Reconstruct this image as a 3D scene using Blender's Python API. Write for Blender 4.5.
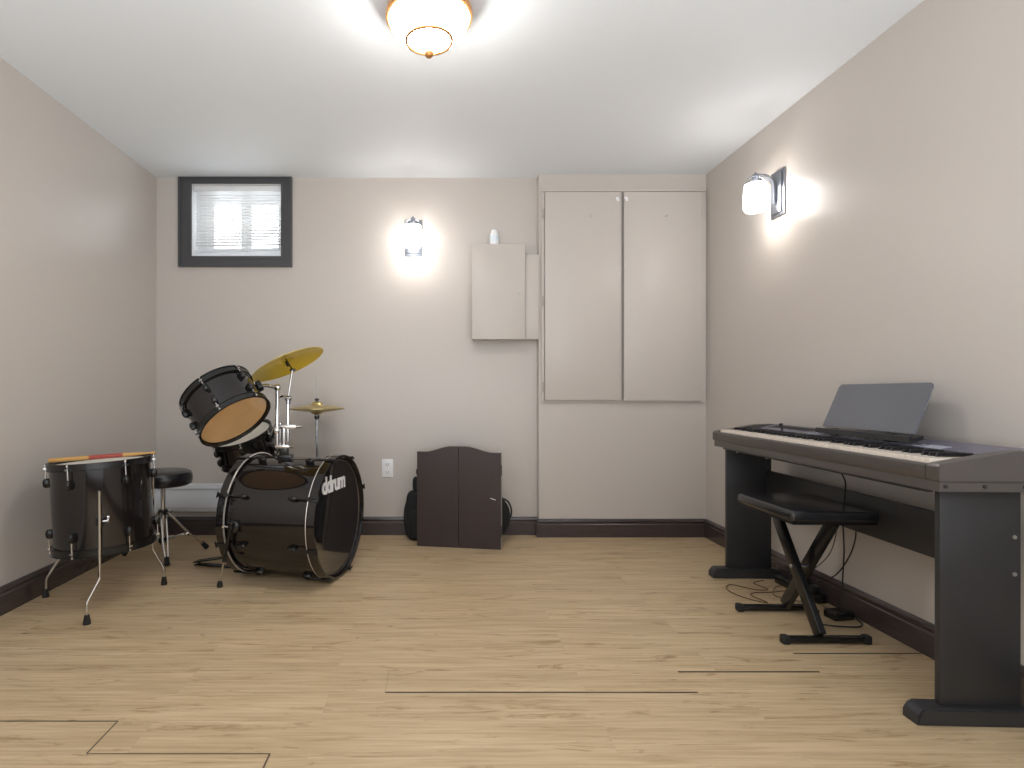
import bpy, bmesh, math, random
from mathutils import Matrix, Vector
random.seed(4)
PI = math.pi
for o in list(bpy.data.objects): bpy.data.objects.remove(o)
SC = bpy.context.scene
COL = SC.collection

# ------------------------------------------------------------------ camera
cd = bpy.data.cameras.new('camera')
cd.sensor_width = 36.0; cd.lens = 572 / 1024 * 36
cd.shift_x = 0.0767; cd.shift_y = 0.0083
cd.clip_start = 0.05
cam = bpy.data.objects.new('camera', cd); COL.objects.link(cam)
cam.location = (0, 0, 0.896); cam.rotation_euler = (PI / 2, 0, 0)
SC.camera = cam

# ------------------------------------------------------------------ world, exposure, added fill lights
w = bpy.data.worlds.new('world'); SC.world = w; w.use_nodes = True
bg = w.node_tree.nodes['Background']
bg.inputs[0].default_value = (0.90, 0.95, 1.0, 1); bg.inputs[1].default_value = 5.0
SC.view_settings.view_transform = 'Standard'; SC.view_settings.look = 'None'
SC.view_settings.gamma = 1; SC.view_settings.use_curve_mapping = False
SC.view_settings.exposure = 0.16
def area(name, loc, rot, sx, sy, power, color=(1, 1, 1)):
    l = bpy.data.lights.new(name, 'AREA'); l.shape = 'RECTANGLE'; l.size = sx; l.size_y = sy
    l.energy = power; l.color = color
    o = bpy.data.objects.new(name, l); COL.objects.link(o); o.location = loc; o.rotation_euler = rot
    return o
area('overhead_fill', (0.0, -1.2, 2.2), (math.radians(25), 0, 0), 2.8, 1.4, 16, (0.88, 0.93, 1.0))  # soft fill added overhead behind the camera, no fixture there
area('upward_fill', (0.0, -0.7, 0.7), (math.radians(172), 0, 0), 3.0, 2.0, 100, (0.88, 0.93, 1.0))  # upward fill added to brighten the ceiling and side walls
area('rear_fill', (0.0, -2.3, 1.1), (math.radians(100), 0, 0), 3.2, 1.9, 16, (0.88, 0.93, 1.0))  # frontal fill added behind the camera; the wall there has no opening
E_SCONCE, E_CEIL = 16.0, 43.0

# ------------------------------------------------------------------ materials
def new_mat(name):
    m = bpy.data.materials.new(name); m.use_nodes = True
    nt = m.node_tree; return m, nt, nt.nodes['Principled BSDF']
def setp(b, **k):
    for n, v in k.items():
        n = n.replace('_', ' ')
        if n in b.inputs: b.inputs[n].default_value = v
def simple(name, col, rough=0.5, metal=0.0, coat=0.0, bump=0.0, bscale=80, var=0.0, vscale=6, stretch=(1, 1, 1), **k):
    m, nt, b = new_mat(name)
    setp(b, Base_Color=(*col, 1), Roughness=rough, Metallic=metal, Coat_Weight=coat, Coat_Roughness=0.05, **k)
    tc = nt.nodes.new('ShaderNodeTexCoord'); mp = nt.nodes.new('ShaderNodeMapping')
    nt.links.new(tc.outputs['Object'], mp.inputs[0]); mp.inputs['Scale'].default_value = stretch
    n2 = nt.nodes.new('ShaderNodeTexNoise'); n2.inputs['Scale'].default_value = vscale; n2.inputs['Detail'].default_value = 4
    nt.links.new(mp.outputs[0], n2.inputs['Vector'])
    mx = nt.nodes.new('ShaderNodeMix'); mx.data_type = 'RGBA'
    mx.inputs[6].default_value = (*[c * (1 - var) for c in col], 1); mx.inputs[7].default_value = (*[min(1, c * (1 + var)) for c in col], 1)
    nt.links.new(n2.outputs[0], mx.inputs[0]); nt.links.new(mx.outputs[2], b.inputs['Base Color'])
    if bump:
        n1 = nt.nodes.new('ShaderNodeTexNoise'); n1.inputs['Scale'].default_value = bscale; n1.inputs['Detail'].default_value = 3
        nt.links.new(mp.outputs[0], n1.inputs['Vector'])
        bp = nt.nodes.new('ShaderNodeBump'); bp.inputs['Strength'].default_value = bump; bp.inputs['Distance'].default_value = 0.002
        nt.links.new(n1.outputs[0], bp.inputs['Height']); nt.links.new(bp.outputs[0], b.inputs['Normal'])
    return m
def emis(name, col, strength, base=(0.9, 0.88, 0.84)):
    m, nt, b = new_mat(name)
    setp(b, Base_Color=(*base, 1), Roughness=0.3, Emission_Color=(*col, 1), Emission_Strength=strength)
    return m
M = {}
M['wall'] = simple('wall_paint', (0.535, 0.492, 0.450), 0.34, bump=0.10, bscale=140, var=0.012, vscale=2.5, Specular_IOR_Level=0.6)
M['cab_paint'] = simple('cabinet_paint', (0.555, 0.512, 0.470), 0.36, bump=0.05, bscale=60, var=0.012, Specular_IOR_Level=0.4)
M['ceiling'] = simple('ceiling_paint', (0.80, 0.835, 0.865), 0.65, bump=0.06, bscale=120, var=0.01, vscale=2)
M['base'] = simple('baseboard_stain', (0.052, 0.038, 0.038), 0.25, var=0.25, vscale=14, stretch=(1, 1, 6), coat=0.3)
M['charcoal'] = simple('charcoal_paint', (0.062, 0.062, 0.066), 0.35, var=0.08)
M['white'] = simple('white_vinyl', (0.82, 0.83, 0.84), 0.35, var=0.01)
M['slat'] = simple('blind_slat', (0.84, 0.84, 0.83), 0.4, var=0.01)
M['heater'] = simple('heater_enamel', (0.76, 0.80, 0.84), 0.35, var=0.01)
M['shell'] = simple('drum_lacquer', (0.009, 0.007, 0.007), 0.08, coat=0.35, var=0.1)
M['black'] = simple('black_metal', (0.008, 0.008, 0.008), 0.24, var=0.1)
M['blackhead'] = simple('black_drum_head', (0.014, 0.014, 0.015), 0.07, var=0.05, coat=1.0, Specular_IOR_Level=1.0)
M['rubber'] = simple('black_rubber', (0.010, 0.010, 0.010), 0.7)
M['vinyl'] = simple('black_seat_vinyl', (0.016, 0.016, 0.018), 0.24, bump=0.12, bscale=220)
M['chrome'] = simple('chrome', (0.60, 0.59, 0.58), 0.10, metal=1.0)
M['dullchrome'] = simple('nickel_metal', (0.42, 0.43, 0.46), 0.24, metal=1.0)
M['inlay'] = simple('hoop_inlay', (0.78, 0.74, 0.70), 0.25, metal=0.7)
M['whitehead'] = simple('coated_head', (0.72, 0.68, 0.60), 0.5, var=0.02)
M['clearhead'] = simple('wood_seen_through_clear_head', (0.86, 0.54, 0.25), 0.14, var=0.12, vscale=9, coat=0.6)
M['lettering'] = simple('white_print', (0.85, 0.85, 0.86), 0.4)
M['brass'] = simple('brass_cymbal', (0.92, 0.70, 0.07), 0.26, metal=0.5, bump=0.1, bscale=60, var=0.08)
M['brass2'] = simple('pale_brass_cymbal', (0.60, 0.48, 0.20), 0.30, metal=0.9, bump=0.1, bscale=60, var=0.06)
M['stick'] = simple('hickory', (0.55, 0.31, 0.09), 0.45, var=0.1, vscale=30)
M['stickred'] = simple('red_grip', (0.36, 0.06, 0.04), 0.5, var=0.05)
M['espresso'] = simple('espresso_wood', (0.034, 0.021, 0.020), 0.42, var=0.22, vscale=10, stretch=(9, 9, 0.6), bump=0.05, bscale=30)
M['edge'] = simple('pale_edge', (0.42, 0.38, 0.34), 0.5)
M['fabric'] = simple('black_nylon', (0.010, 0.011, 0.012), 0.8, bump=0.6, bscale=300)
M['plastic_white'] = simple('white_plastic', (0.85, 0.86, 0.87), 0.35)
M['plastic_blue'] = simple('pale_blue_print', (0.74, 0.83, 0.87), 0.4)
M['case'] = simple('piano_case', (0.082, 0.072, 0.066), 0.38, bump=0.1, bscale=260, var=0.03)
M['panel_top'] = simple('piano_top_panel', (0.105, 0.100, 0.150), 0.25, var=0.03)
M['button'] = simple('panel_button', (0.34, 0.36, 0.42), 0.3)
M['key_w'] = simple('white_key', (0.80, 0.70, 0.60), 0.25, coat=0.3)
M['key_b'] = simple('black_key', (0.012, 0.012, 0.014), 0.28)
M['stand'] = simple('stand_laminate', (0.026, 0.026, 0.028), 0.45, bump=0.15, bscale=300, var=0.05)
M['rest'] = simple('smoked_music_rest', (0.135, 0.145, 0.17), 0.22, metal=0.35, coat=0.5)
M['screw'] = simple('screw_metal', (0.5, 0.5, 0.5), 0.3, metal=1)
M['copper'] = simple('copper_pan', (0.48, 0.22, 0.07), 0.32, metal=0.6, var=0.1)
M['sconce_metal'] = simple('sconce_nickel', (0.30, 0.32, 0.36), 0.28, metal=0.9)
M['sconce_glass'] = emis('lit_sconce_glass', (1.0, 0.965, 0.945), E_SCONCE)
M['bowl_glass'] = emis('lit_bowl_glass', (1.0, 0.965, 0.925), E_CEIL)
M['cable'] = simple('cable', (0.012, 0.010, 0.010), 0.5)
M['cable_brown'] = simple('brown_cable', (0.10, 0.05, 0.02), 0.5)

# window glass
m, nt, b = new_mat('window_glass'); setp(b, Base_Color=(1, 1, 1, 1), Roughness=0.0, Transmission_Weight=1.0, IOR=1.02); M['glass'] = m

# floor: oak planks running left to right, a few open joints
def floor_mat():
    m, nt, b = new_mat('oak_plank_floor'); N = nt.nodes; L = nt.links
    tc = N.new('ShaderNodeTexCoord')
    mp = N.new('ShaderNodeMapping'); mp.inputs['Location'].default_value = (0.31, -0.02, 0); L.new(tc.outputs['Object'], mp.inputs[0])
    br = N.new('ShaderNodeTexBrick'); br.offset = 0.37; br.offset_frequency = 2; br.squash = 1
    br.inputs['Scale'].default_value = 1; br.inputs['Brick Width'].default_value = 1.22; br.inputs['Row Height'].default_value = 0.14
    br.inputs['Mortar Size'].default_value = 0.0007; br.inputs['Mortar Smooth'].default_value = 0.3
    br.inputs['Color1'].default_value = (0.0, 0.0, 0.0, 1); br.inputs['Color2'].default_value = (1, 1, 1, 1); br.inputs['Mortar'].default_value = (0.2, 0.2, 0.2, 1)
    L.new(mp.outputs[0], br.inputs['Vector'])
    def noise(sx, sy, det, dist=0.0, rough=0.5):
        q = N.new('ShaderNodeMapping'); q.inputs['Scale'].default_value = (sx, sy, 1); L.new(tc.outputs['Object'], q.inputs[0])
        a = N.new('ShaderNodeVectorMath'); a.operation = 'MULTIPLY_ADD'; L.new(br.outputs['Color'], a.inputs[0]); a.inputs[1].default_value = (7, 3, 0); L.new(q.outputs[0], a.inputs[2])
        n = N.new('ShaderNodeTexNoise'); n.inputs['Scale'].default_value = 1; n.inputs['Detail'].default_value = det; n.inputs['Distortion'].default_value = dist
        n.inputs['Roughness'].default_value = rough
        L.new(a.outputs[0], n.inputs['Vector']); return n.outputs[0]
    def ramp(src, a, c0, bb, c1):
        r = N.new('ShaderNodeValToRGB'); r.color_ramp.elements[0].position = a; r.color_ramp.elements[0].color = (*c0, 1)
        r.color_ramp.elements[1].position = bb; r.color_ramp.elements[1].color = (*c1, 1); L.new(src, r.inputs[0]); return r.outputs[0]
    def mul(a, bcol, f=1.0):
        x = N.new('ShaderNodeMix'); x.data_type = 'RGBA'; x.blend_type = 'MULTIPLY'; x.inputs[0].default_value = f
        L.new(a, x.inputs[6]); L.new(bcol, x.inputs[7]); return x.outputs[2]
    c = ramp(noise(1.3, 16, 6, 0.6), 0.28, (0.475, 0.348, 0.204), 0.70, (0.605, 0.460, 0.288))
    c = mul(c, ramp(noise(3.5, 90, 5, 0.3, 0.6), 0.36, (0.74, 0.71, 0.66), 0.6, (1, 1, 1)), 0.8)
    c = mul(c, ramp(noise(3.0, 22, 8, 1.5, 0.7), 0.34, (0.55, 0.46, 0.35), 0.45, (1, 1, 1)), 0.85)
    c = mul(c, ramp(noise(9, 34, 2, 0.3), 0.21, (0.40, 0.31, 0.24), 0.26, (1, 1, 1)), 0.9)
    tone = N.new('ShaderNodeMix'); tone.data_type = 'RGBA'; tone.inputs[6].default_value = (0.975, 0.975, 0.975, 1); tone.inputs[7].default_value = (1.02, 1.02, 1.02, 1)
    L.new(br.outputs['Color'], tone.inputs[0]); c = mul(c, tone.outputs[2])
    seam = N.new('ShaderNodeMix'); seam.data_type = 'RGBA'; L.new(br.outputs['Fac'], seam.inputs[0]); L.new(c, seam.inputs[6]); seam.inputs[7].default_value = (0.44, 0.33, 0.215, 1)
    c = seam.outputs[2]
    # open joints between planks (x0, x1, y0, y1)
    sp = N.new('ShaderNodeSeparateXYZ'); L.new(tc.outputs['Object'], sp.inputs[0])
    def mth(op, a, bb):
        n = N.new('ShaderNodeMath'); n.operation = op
        for i, v in enumerate((a, bb)):
            if isinstance(v, (int, float)): n.inputs[i].default_value = v
            else: L.new(v, n.inputs[i])
        return n.outputs[0]
    def rect(x0, x1, y0, y1):
        return mth('MULTIPLY', mth('MULTIPLY', mth('GREATER_THAN', sp.outputs[0], x0), mth('LESS_THAN', sp.outputs[0], x1)),
                   mth('MULTIPLY', mth('GREATER_THAN', sp.outputs[1], y0), mth('LESS_THAN', sp.outputs[1], y1)))
    tot = None
    for (x0, x1, y0, y1, s) in ((-.145, .79, 1.7055, 1.713, .95), (.784, 1.239, 1.8305, 1.839, .95), (1.235, 1.70, 1.9595, 1.968, .95),
                                (-1.76, -.861, 1.557, 1.5625, .9), (-.863, -.8585, 1.42, 1.56, .85), (-.861, -.405, 1.4165, 1.421, .85),
                                (-.4085, -.4035, 1.28, 1.42, .85), (-.98, -.145, 1.8455, 1.8475, .5), (-.60, -.157, 1.7085, 1.7105, .35),
                                (-.145, -.143, 1.7085, 1.846, .3)):
        r = mth('MULTIPLY', rect(x0, x1, y0, y1), s)
        tot = r if tot is None else mth('MAXIMUM', tot, r)
    gap = N.new('ShaderNodeMix'); gap.data_type = 'RGBA'; L.new(tot, gap.inputs[0]); L.new(c, gap.inputs[6]); gap.inputs[7].default_value = (0.015, 0.008, 0.005, 1)
    L.new(gap.outputs[2], b.inputs['Base Color'])
    setp(b, Roughness=0.42, Specular_IOR_Level=0.35)
    return m
M['floor'] = floor_mat()

# ------------------------------------------------------------------ mesh helpers (world coordinates unless a local frame is given)
def frame(origin, z, xhint=(1, 0, 0)):
    z = Vector(z).normalized(); x = Vector(xhint); x = (x - z * x.dot(z)).normalized(); y = z.cross(x)
    m = Matrix((x, y, z)).transposed().to_4x4(); m.translation = Vector(origin); return m
class MB:
    def __init__(s, T=None): s.bm = bmesh.new(); s.T = T or Matrix()
    def _fin(s, verts, smooth=False):
        for v in verts: v.co = s.T @ v.co
        if smooth:
            for f in {f for v in verts for f in v.link_faces}: f.smooth = True
        return s
    def box(s, x0, x1, y0, y1, z0, z1, bev=0.0, seg=2, T=None):
        r = bmesh.ops.create_cube(s.bm, size=1); vs = r['verts']
        for v in vs: v.co = Vector(((x0 + x1) / 2 + v.co.x * (x1 - x0), (y0 + y1) / 2 + v.co.y * (y1 - y0), (z0 + z1) / 2 + v.co.z * (z1 - z0)))
        if bev:
            es = list({e for v in vs for e in v.link_edges})
            r = bmesh.ops.bevel(s.bm, geom=es, offset=bev, segments=seg, affect='EDGES', profile=0.5)
            vs = list({v for v in r['verts']} | {v for v in vs if v.is_valid})
        if T is not None:
            for v in vs: v.co = T @ v.co
        return s._fin(vs)
    def prism(s, pts, y0, y1, axis='y', bev=0.0):
        """profile pts (a,b) extruded along an axis: y -> (a,y,b); x -> (x,a,b); z -> (a,b,z)"""
        def P(a, b, t): return {'y': (a, t, b), 'x': (t, a, b), 'z': (a, b, t)}[axis]
        v0 = [s.bm.verts.new(P(a, b, y0)) for a, b in pts]; v1 = [s.bm.verts.new(P(a, b, y1)) for a, b in pts]
        n = len(pts); fs = [s.bm.faces.new(v0), s.bm.faces.new(v1[::-1])]
        for i in range(n): fs.append(s.bm.faces.new((v0[i], v1[i], v1[(i + 1) % n], v0[(i + 1) % n])))
        bmesh.ops.recalc_face_normals(s.bm, faces=fs)
        vs = v0 + v1
        if bev:
            r = bmesh.ops.bevel(s.bm, geom=list({e for f in (fs[0], fs[1]) for e in f.edges}), offset=bev, segments=2, affect='EDGES')
            vs = list({v for v in r['verts']} | {v for v in vs if v.is_valid})
        return s._fin(vs)
    def lathe(s, prof, F=None, n=32, closed=False, cap=True, smooth=True):
        """prof: (r, z) around frame F's z axis"""
        F = F or Matrix(); rings = []; vs = []
        for r, z in prof:
            if r < 1e-6:
                v = s.bm.verts.new(F @ Vector((0, 0, z))); rings.append([v]); vs.append(v)
            else:
                ring = [s.bm.verts.new(F @ Vector((r * math.cos(2 * PI * i / n), r * math.sin(2 * PI * i / n), z))) for i in range(n)]
                rings.append(ring); vs += ring
        fs = []
        seq = list(zip(rings, rings[1:])) + ([(rings[-1], rings[0])] if closed else [])
        for a, b in seq:
            for i in range(n):
                j = (i + 1) % n
                if len(a) == 1 and len(b) == 1: continue
                if len(a) == 1: fs.append(s.bm.faces.new((a[0], b[j], b[i])))
                elif len(b) == 1: fs.append(s.bm.faces.new((a[i], a[j], b[0])))
                else: fs.append(s.bm.faces.new((a[i], a[j], b[j], b[i])))
        for f in fs: f.smooth = smooth
        if cap and not closed:
            for rg in (rings[0], rings[-1]):
                if len(rg) > 1: fs.append(s.bm.faces.new(rg))
        bmesh.ops.recalc_face_normals(s.bm, faces=fs)
        return s._fin(vs)
    def rod(s, a, b, r, r2=None, n=14):
        a = Vector(a); b = Vector(b); L = (b - a).length
        h = (1, 0, 0) if abs((b - a).normalized().x) < 0.9 else (0, 1, 0)
        r2 = r if r2 is None else r2
        e = min(r, r2, L / 3) * 0.2
        return s.lathe([(0, 0), (r - e, 0), (r, e), (r2, L - e), (r2 - e, L), (0, L)], frame(a, b - a, h), n)
    def tube(s, pts, r, n=10, smooth_path=True, sub=6):
        pts = [Vector(p) for p in pts]
        if smooth_path and len(pts) > 2:
            q = []
            for i in range(len(pts) - 1):
                p0 = pts[max(i - 1, 0)]; p1 = pts[i]; p2 = pts[i + 1]; p3 = pts[min(i + 2, len(pts) - 1)]
                for k in range(sub):
                    t = k / sub
                    q.append(0.5 * ((2 * p1) + (-p0 + p2) * t + (2 * p0 - 5 * p1 + 4 * p2 - p3) * t * t + (-p0 + 3 * p1 - 3 * p2 + p3) * t ** 3))
            q.append(pts[-1]); pts = q
        d = (pts[1] - pts[0]).normalized(); x = d.orthogonal().normalized(); rings = []; vs = []
        for i, p in enumerate(pts):
            d = (pts[min(i + 1, len(pts) - 1)] - pts[max(i - 1, 0)]).normalized()
            x = (x - d * x.dot(d)).normalized(); y = d.cross(x)
            ring = [s.bm.verts.new(p + r * (math.cos(2 * PI * k / n) * x + math.sin(2 * PI * k / n) * y)) for k in range(n)]
            rings.append(ring); vs += ring
        fs = []
        for a, b in zip(rings, rings[1:]):
            for i in range(n): fs.append(s.bm.faces.new((a[i], a[(i + 1) % n], b[(i + 1) % n], b[i])))
        for f in fs: f.smooth = True
        fs.append(s.bm.faces.new(rings[0][::-1])); fs.append(s.bm.faces.new(rings[-1]))
        bmesh.ops.recalc_face_normals(s.bm, faces=fs)
        return s._fin(vs)
    def blob(s, c, r, e=0.6, F=None, nu=28, nv=16):
        """superellipsoid: rounded soft box of half sizes r"""
        def sg(v, p): return math.copysign(abs(v) ** p, v)
        vs = []; rings = []
        F = F or Matrix()
        for j in range(nv + 1):
            ph = -PI / 2 + PI * j / nv
            if j in (0, nv):
                v = s.bm.verts.new(F @ Vector((c[0], c[1], c[2] + r[2] * (1 if j else -1)))); rings.append([v]); vs.append(v); continue
            ring = []
            for i in range(nu):
                th = 2 * PI * i / nu
                v = s.bm.verts.new(F @ Vector((c[0] + r[0] * sg(math.cos(ph), e) * sg(math.cos(th), e), c[1] + r[1] * sg(math.cos(ph), e) * sg(math.sin(th), e), c[2] + r[2] * sg(math.sin(ph), e))))
                ring.append(v); vs.append(v)
            rings.append(ring)
        fs = []
        for a, b in zip(rings, rings[1:]):
            for i in range(nu):
                j = (i + 1) % nu
                if len(a) == 1: fs.append(s.bm.faces.new((a[0], b[j], b[i])))
                elif len(b) == 1: fs.append(s.bm.faces.new((a[i], a[j], b[0])))
                else: fs.append(s.bm.faces.new((a[i], a[j], b[j], b[i])))
        for f in fs: f.smooth = True
        bmesh.ops.recalc_face_normals(s.bm, faces=fs)
        return s._fin(vs)

ROOT = {}
def link(name, me, mat, parent):
    o = bpy.data.objects.new(name, me); COL.objects.link(o)
    me.materials.append(M[mat])
    if parent is not None:
        root = parent
        while root.parent: root = root.parent
        if ROOT.get(root.name, (None, False))[1] is False: me.transform(ROOT[root.name][0].inverted())
        o.parent = parent
    return o
def obj(name, mb, mat, parent=None, label=None, base=True):
    me = bpy.data.meshes.new(name); mb.bm.to_mesh(me); mb.bm.free()
    o = link(name, me, mat, parent)
    me.set_sharp_from_angle(angle=math.radians(38))
    if label: o['label'] = label
    if parent is None and base:
        xs = [v.co for v in me.vertices]
        c = Vector(((min(v.x for v in xs) + max(v.x for v in xs)) / 2, (min(v.y for v in xs) + max(v.y for v in xs)) / 2, min(v.z for v in xs)))
        me.transform(Matrix.Translation(-c)); o.location = c
        ROOT[o.name] = (Matrix.Translation(c), False)
    return o
def struct(name, mb, mat):
    o = obj(name, mb, mat, base=False); o['kind'] = 'structure'; ROOT[o.name] = (Matrix(), False); return o
def tag(o, label, cat, group=None):
    o['label'] = label; o['category'] = cat
    if group: o['group'] = group
    return o
def thing(name, label, cat, loc, rotz=0.0, group=None, local=False):
    o = bpy.data.objects.new(name, None); COL.objects.link(o); o.location = loc; o.rotation_euler = (0, 0, rotz)
    o.empty_display_size = 0.1
    ROOT[o.name] = (Matrix.Translation(Vector(loc)) @ Matrix.Rotation(rotz, 4, 'Z'), local)
    return tag(o, label, cat, group)

# ------------------------------------------------------------------ room
XL, XR, YB, YC, YF, H = -1.748, 1.692, 3.609, 3.551, -2.4, 2.25
XC = 0.654                                  # left edge of the boxed-out chase on the back wall
struct('floor', MB().box(XL - .3, XR + .3, YF - .3, YB + .3, -.1, 0), 'floor')
struct('ceiling', MB().box(XL - .3, XR + .3, YF - .3, YB + .3, H, H + .1), 'ceiling')
struct('wall_left', MB().box(XL - .15, XL, YF, YB + .25, 0, H), 'wall')
struct('wall_right', MB().box(XR, XR + .15, YF, YB + .25, 0, H), 'wall')
struct('wall_front', MB().box(XL, XR, YF - .15, YF, 0, H), 'wall')
WX0, WX1, WZ0, WZ1 = -1.526, -.955, 1.750, 2.212
wb = MB()
wb.box(XL, WX0, YB, YB + .25, 0, H); wb.box(WX1, XR, YB, YB + .25, 0, H)
wb.box(WX0, WX1, YB, YB + .25, 0, WZ0); wb.box(WX0, WX1, YB, YB + .25, WZ1, H)
struct('wall_back', wb, 'wall')
struct('wall_chase', MB().box(XC, XR, YC, YB, 0, H, bev=0.0), 'wall')
# baseboards: two-step moulded profile, (distance from wall, height)
BP = [(0, 0), (.015, 0), (.015, .078), (.011, .083), (.011, .090), (.016, .095), (.016, .101), (.007, .113), (0, .113)]
struct('baseboard_left', MB().prism([(XL + d, z) for d, z in BP], YF, YB), 'base')
struct('baseboard_right', MB().prism([(XR - d, z) for d, z in BP], YF, YC), 'base')
struct('baseboard_back', MB().prism([(YB - d, z) for d, z in BP], XL + .016, XC, axis='x'), 'base')
struct('baseboard_chase', MB().prism([(YC - d, z) for d, z in BP], XC - .004, XR - .016, axis='x').box(XC - .015, XC, YC - .012, YB - .016, 0, .110), 'base')
struct('baseboard_front', MB().prism([(YF + d, z) for d, z in BP], XL + .016, XR - .016, axis='x'), 'base')

# window: charcoal casing, white liner, two sliding sashes
cs = MB()
OX0, OX1, OZ0, OZ1 = -1.603, -.889, 1.686, 2.2495
def ring_frame(mb, x0, x1, z0, z1, a0, a1, c0, c1, y0, y1):
    mb.box(x0, a0, y0, y1, z0, z1); mb.box(a1, x1, y0, y1, z0, z1)
    mb.box(a0, a1, y0, y1, z0, c0); mb.box(a0, a1, y0, y1, c1, z1)
ring_frame(cs, OX0, OX1, OZ0, OZ1, WX0 + .002, WX1 - .002, WZ0 + .002, WZ1 - .002, YB - .014, YB)
ring_frame(cs, OX0, OX1, OZ0, OZ1, OX0 + .016, OX1 - .016, OZ0 + .016, OZ1 - .008, YB - .024, YB - .014)
ring_frame(cs, WX0 - .014, WX1 + .014, WZ0 - .014, WZ1 + .008, WX0 + .003, WX1 - .003, WZ0 + .003, WZ1 - .003, YB - .019, YB - .014)
win = struct('window_1', cs, 'charcoal')
li = MB(); ring_frame(li, WX0, WX1, WZ0, WZ1, WX0 + .006, WX1 - .006, WZ0 + .006, WZ1 - .006, YB, YB + .22)
obj('window_liner', li, 'white', win)
sa = MB(); ring_frame(sa, WX0 + .006, WX1 - .006, WZ0 + .006, WZ1 - .006, WX0 + .05, WX1 - .03, WZ0 + .055, WZ1 - .05, YB + .12, YB + .17)
obj('window_frame', sa, 'white', win)
for (a, b_, y) in ((-1.476, -1.225, .135), (-1.235, -.985, .15)):
    s_ = MB(); ring_frame(s_, a, b_, WZ0 + .055, WZ1 - .05, a + .040, b_ - .034, WZ0 + .088, WZ1 - .082, YB + y, YB + y + .012)
    so = obj('sash', s_, 'white', win)
    obj('window_pane', MB().box(a + .040, b_ - .034, YB + y + .004, YB + y + .007, WZ0 + .088, WZ1 - .082), 'glass', so)

# venetian blind
bl = thing('window_blind', 'white venetian blind with crooked bottom rail in the small high window', 'window blind', ((WX0 + WX1) / 2, YB + .03, 1.785))
obj('headrail', MB().box(WX0 + .009, WX1 - .009, YB + .010, YB + .045, 2.172, 2.204, bev=.003), 'white', bl)
sl = MB()
nsl = 19
for i in range(nsl):
    z = 2.160 - i * .0182; k = i / (nsl - 1); dz = .010 * k
    T = Matrix.Translation((0, YB + .028, z)) @ Matrix.Rotation(math.radians(-14), 4, 'X') @ Matrix.Rotation(-dz * 1.6, 4, 'Y')
    sl.prism([(-.0115, 0), (-.006, .0014), (0, .002), (.006, .0014), (.0115, 0), (.0115, -.0006), (0, .0012), (-.0115, -.0006)], -.271, .271, axis='x')
    vs = sl.bm.verts[:] if i == 0 else None
    sl.bm.verts.ensure_lookup_table()
    for v in list(sl.bm.verts)[-16:]: v.co = T @ (v.co + Vector((0, 0, 0))) + Vector(((WX0 + WX1) / 2, 0, 0))
obj('slats', sl, 'slat', bl)
obj('bottom_rail', MB(Matrix.Translation(((WX0 + WX1) / 2, YB + .028, 1.800)) @ Matrix.Rotation(-.030, 4, 'Y')).box(-.271, .271, -.012, .012, -.007, .007, bev=.003), 'heater', bl)
for x in (-1.43, -1.05): obj('ladder_cord', MB().rod((x, YB + .0155, 1.80), (x, YB + .0155, 2.175), .0008, n=6), 'white', bl)
obj('tilt_wand', MB().rod((-1.487, YB + .006, 1.80), (-1.487, YB + .006, 2.175), .003, n=8), 'heater', bl)

# ------------------------------------------------------------------ lamps
def sconce(loc, rotz, label):
    # local: wall plane at y=0, room towards -y
    t = thing('wall_sconce', label, 'wall lamp', loc, rotz, 'matching wall sconces', local=True)
    bp = MB(); bp.box(-.055, .055, -.010, 0, -.117, .108, bev=.003); bp.box(-.042, .042, -.018, -.009, -.103, .094, bev=.003)
    obj('backplate', bp, 'sconce_metal', t)
    # flat arm: rises from plate and arches over the shade
    path = [(-.016, -.055), (-.024, -.052), (-.028, -.040), (-.029, .020), (-.032, .045), (-.042, .066), (-.058, .080), (-.080, .087), (-.124, .088)]
    ar = MB(); 
    for (y0, z0), (y1, z1) in zip(path, path[1:]):
        d = Vector((0, y1 - y0, z1 - z0)); L = d.length; F = frame((0, y0, z0), d, (1, 0, 0))
        ar.box(-.011, .011, -.003, .003, -.001, L + .001, T=F)
    obj('arm', ar, 'sconce_metal', t)
    obj('finial', MB().lathe([(0, .084), (.005, .088), (.005, .096), (.003, .101), (0, .103)], Matrix.Translation((0, -.115, 0)), 12), 'sconce_metal', t)
    cr = MB()   # crown hoops over the shade
    for a in (0, PI / 2):
        pts = []
        for k in range(9):
            th = PI * k / 8; pts.append((.047 * math.cos(th) * math.cos(a), -.115 + .047 * math.cos(th) * math.sin(a), .046 + .038 * math.sin(th)))
        cr.tube(pts, .0022, 6, smooth_path=False)
    cr.lathe([(.044, .042), (.050, .042), (.050, .048), (.044, .048)], Matrix.Translation((0, -.115, 0)), 28, closed=True)
    obj('crown', cr, 'sconce_metal', t)
    gl = MB().lathe([(.045, .042), (.050, .034), (.053, .010), (.055, -.040), (.053, -.075), (.046, -.088), (.043, -.085), (.049, -.072), (.051, -.040), (.049, .010), (.046, .030), (.041, .039)], Matrix.Translation((0, -.115, 0)), 32, closed=True)
    obj('lamp_shade', gl, 'sconce_glass', t)
    obj('bulb', MB().lathe([(0, -.045), (.018, -.038), (.026, -.02), (.022, .005), (.013, .02), (.013, .03), (0, .031)], Matrix.Translation((0, -.115, 0)), 16), 'sconce_glass', t)
    obj('socket', MB().lathe([(0, .03), (.016, .03), (.016, .084), (0, .085)], Matrix.Translation((0, -.115, 0)), 16), 'sconce_metal', t)
    return t
sconce((-.126, YB, 1.873), 0, 'lit glass wall sconce on the back wall, right of the window')
sconce((XR, 2.80, 1.873), -PI / 2, 'lit glass wall sconce with curved arm on the right wall above the piano')

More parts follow.
